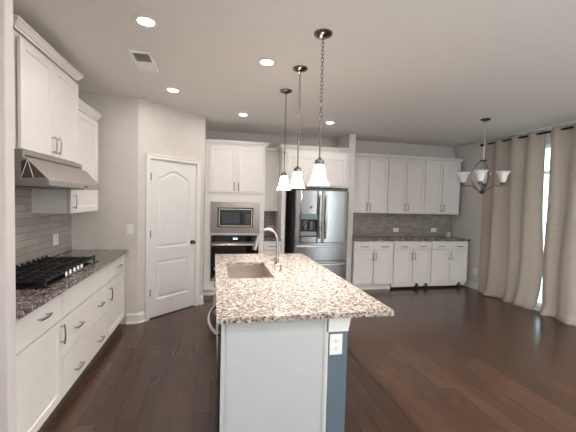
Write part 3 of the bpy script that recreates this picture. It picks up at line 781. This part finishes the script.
# air register
t = thing('ceiling_vent', 'white rectangular air vent in the ceiling near the pantry', 'vent', (-.61, 3.275, CEIL))
fr = MB(); a, b_ = .088, .225
fr.box(-a, -a + .025, -b_, b_, -.012, -.0005, .002); fr.box(a - .025, a, -b_, b_, -.012, -.0005, .002); fr.box(-a + .025, a - .025, -b_, -b_ + .03, -.012, -.0005, .002); fr.box(-a + .025, a - .025, b_ - .03, b_, -.012, -.0005, .002)
fr.box(-a + .025, a - .025, -.008, .008, -.010, -.0005)
fr.build('frame', 'vent_white', t)
MB().box(-a + .025, a - .025, -b_ + .03, b_ - .03, -.0025, -.0006).build('duct', 'darkgrey', t)
for side in (-1, 1):
    lv = MB()
    for i in range(9):
        y = side * (.020 + i * .0195)
        if side < 0: lv.prism([(y + .006, -.003), (y - .008, -.013), (y - .009, -.012), (y + .004, -.003)], -a + .026, a - .026, 0)
        else: lv.prism([(y - .009, -.006), (y + .0095, -.012), (y + .0095, -.011), (y - .009, -.005)], -a + .026, a - .026, 0)
    lv.build('louvres', 'vent_white', t)

# pendants
def chain(mb, x, y, z0, z1, link=.034, r=.0022, wd=.009):
    n = max(1, int(round((z1 - z0) / (link * .78)))); st = (z1 - z0) / n
    for i in range(n):
        zc = z0 + (i + .5) * st; pts = []
        for k in range(12):
            a_ = 2 * PI * k / 12; u_, v_ = wd * math.cos(a_), st * .66 * math.sin(a_)
            pts.append((x + (u_ if i % 2 else 0), y + (0 if i % 2 else u_), zc + v_))
        mb.tube(pts, r, 5, closed=True)
    return mb
def pendant(x, y, lab):
    t = thing('pendant_light', lab, 'pendant light', (x, y, CEIL), 0, 'pendant lights over the island')
    MB().lathe([(.066, -.0005), (.066, -.010), (.058, -.020), (.030, -.030), (.012, -.034), (.010, -.045), (0, -.046)], (0, 0, 0), 24).build('canopy', 'pend_metal', t, True)
    chain(MB(), 0, 0, -.66, -.04).build('chain', 'pend_metal', t, True)
    MB().tube([(0, 0, -.885), (0, 0, -.66)], .0055, 10).tube([(0, 0, -.672), (0, 0, -.655)], .010, 10).build('rod', 'pend_metal', t, True)
    MB().lathe([(.010, -.872), (.016, -.884), (.030, -.892), (.033, -.905), (.033, -.925), (.029, -.928)], (0, 0, 0), 20).build('socket_cap', 'pend_metal', t, True)
    s_ = [(.030, -.922), (.035, -.94), (.039, -.965), (.043, -.995), (.049, -1.02), (.060, -1.048), (.078, -1.072)]
    sh = MB(); sh.lathe(s_, (0, 0, 0), 32)
    bmesh.ops.delete(sh.bm, geom=[f for f in sh.bm.faces if len(f.verts) > 4], context='FACES_ONLY')
    sh.build('lamp_shade', 'shade_on', t, True)
    light('bulb', 'POINT', (0, 0, -1.01), PENDANT_POWER, WARM, t, shadow_soft_size=.03)
    return t
p0 = pendant(.736, 2.374, 'lit bell shade pendant hanging nearest the front of the island')
for (x, y, lab) in ((.738, 3.038, 'middle lit bell shade pendant of the row over the island'), (.746, 3.69, 'lit bell shade pendant nearest the refrigerator end of the island')):
    q = copy_tree(p0); q.location = (x, y, CEIL); q['label'] = lab

# chandelier
t = thing('chandelier', 'four-arm nickel chandelier with upturned white glass shades by the curtains', 'chandelier', (3.625, 4.085, CEIL))
MB().lathe([(.062, -.0005), (.062, -.010), (.045, -.022), (.012, -.028), (.009, -.04), (0, -.041)], (0, 0, 0), 24).build('canopy', 'bronze', t, True)
MB().tube([(0, 0, -.04), (0, 0, -.57)], .005, 8).build('rod', 'nickel', t, True)
MB().lathe([(.0, -.555), (.04, -.56), (.048, -.568), (.04, -.577), (0, -.58)], (0, 0, 0), 20).build('top_cap', 'bronze', t, True)
MB().lathe([(0, -.965), (.012, -.97), (.02, -.98), (.034, -.99), (.038, -1.0), (.03, -1.012), (.012, -1.02), (.008, -1.03), (0, -1.032)][::-1], (0, 0, 0), 20).build('hub', 'bronze', t, True)
for k in range(3):
    a_ = math.radians(15 + 120 * k); pts = []
    for i in range(15):
        s_ = i / 14; r_ = .025 + .115 * math.sin(PI * s_) ** .85; pts.append((r_ * math.cos(a_), r_ * math.sin(a_), -.57 - .425 * s_))
    MB().tube(pts, .0085, 8).build('curved_strut', 'brushed_bronze', t, True)
RA = .24
for k in range(4):
    a_ = math.radians(43 + 90 * k); dx_, dy_ = math.cos(a_), math.sin(a_); pts = []
    for i in range(13):
        s_ = i / 12; r_ = .02 + (RA - .02) * s_; pts.append((r_ * dx_, r_ * dy_, -.995 + .075 * math.sin(s_ * PI / 2) ** 1.2 + .03 * math.sin(PI * s_) ** 2))
    pts.append((RA * dx_, RA * dy_, -.885))
    ar = MB().tube(pts, .007, 8).build('arm', 'brushed_bronze', t, True)
    MB().lathe([(.022, -.905), (.026, -.895), (.026, -.868), (.022, -.86)], (RA * dx_, RA * dy_, 0), 16).build('socket_cup', 'bronze', ar, True)
    pr = [(.024, -.868), (.030, -.862), (.040, -.835), (.047, -.805), (.058, -.77), (.075, -.74), (.090, -.722), (.088, -.720), (.072, -.738), (.055, -.769), (.044, -.805), (.037, -.835), (.028, -.859), (.022, -.865)]
    MB().lathe(pr, (RA * dx_, RA * dy_, 0), 28, close=True).build('glass_shade', 'shade_off', ar, True)

# ------------------------------------------------------------------ curtains
CX, RZ = 4.725, 2.655
PER, PH = .322, 4.50
def curtain(label, y_hi, y_lo_fn, y_hi_fn, y_ref0, y_ref1, seed):
    """hanging panel; y runs from y_hi_fn(z) (far) to y_lo_fn(z) (near)"""
    rnd = random.Random(seed); mb = MB()
    nu, nv = 150, 46; grid = []
    ph = [rnd.uniform(0, 6.28) for _ in range(6)]
    for j in range(nv + 1):
        tz = j / nv; z = .012 + (2.705 - .012) * tz; row = []
        ya, yb = y_hi_fn(z), y_lo_fn(z)
        for i in range(nu + 1):
            s_ = i / nu; yr = y_ref0 + (y_ref1 - y_ref0) * s_; y = ya + (yb - ya) * s_
            amp = .036 * (.62 + .38 * tz) ; low_ = 1 - tz
            x = CX + amp * math.cos(2 * PI * (yr - PH) / PER + .9 * low_ * math.sin(yr * 2.3 + ph[0]))
            x += low_ * (.030 * math.sin(2 * PI * yr / .61 + ph[1]) + .014 * math.sin(2 * PI * yr / .19 + ph[2]))
            x -= .045 * max(0, .10 - z) / .10 * (1 + .6 * math.sin(2 * PI * yr / .43 + ph[3]))      # hem kicks out on the floor
            row.append(mb.bm.verts.new((min(x, 4.795), y, z)))
        grid.append(row)
    for j in range(nv):
        for i in range(nu): mb.bm.faces.new((grid[j][i], grid[j][i + 1], grid[j + 1][i + 1], grid[j + 1][i]))
    o = mb.build('curtain', 'curtain', None, True)
    sm = o.modifiers.new('thickness', 'SOLIDIFY'); sm.thickness = .003
    return tag(o, label, 'curtain', 'linen curtains at the patio door')
def gap_left(z):      # near edge of the far panel
    return 4.165 - .045 * math.exp(-((z - .75) / .55) ** 2) + (.05 * (.35 - z) / .35 if z < .35 else 0) + .012 * z - .02
def gap_right(z):     # far edge of the near panel
    return 4.075 + .028 * math.exp(-((z - .75) / .6) ** 2) - .006 * z
curtain('beige curtain panel on the far side of the bright gap, nearer the cabinets', 5.28, gap_left, lambda z: 5.27 + .03 * (1 - z / 2.7), 5.27, 4.15, 3)
curtain('beige curtain panel on the near side of the bright gap, cut by the frame', 4.07, lambda z: 2.75, gap_right, 4.08, 2.75, 5)
t = thing('curtain_rod', 'dark metal curtain rod below the ceiling at the patio door', 'curtain rod', (CX, 4.0, RZ))
MB().tube([(0, -1.35, 0), (0, 1.36, 0)], .014, 12).build('rod', 'rod', t, True)
MB().lathe([(.014, 1.36), (.024, 1.365), (.028, 1.38), (.024, 1.395), (0, 1.405)], (0, 0, 0), 14, 'y').build('finial', 'rod', t, True)
for y in (1.33, .08, -1.3):
    MB().tube([(.0, y, .0), (XR - CX - .002, y, .0)], .008, 8).lathe([(.0, XR - CX - .001), (.022, XR - CX - .001), (.022, XR - CX - .008)], (0, y, 0), 12, 'x').build('bracket', 'rod', t, True)
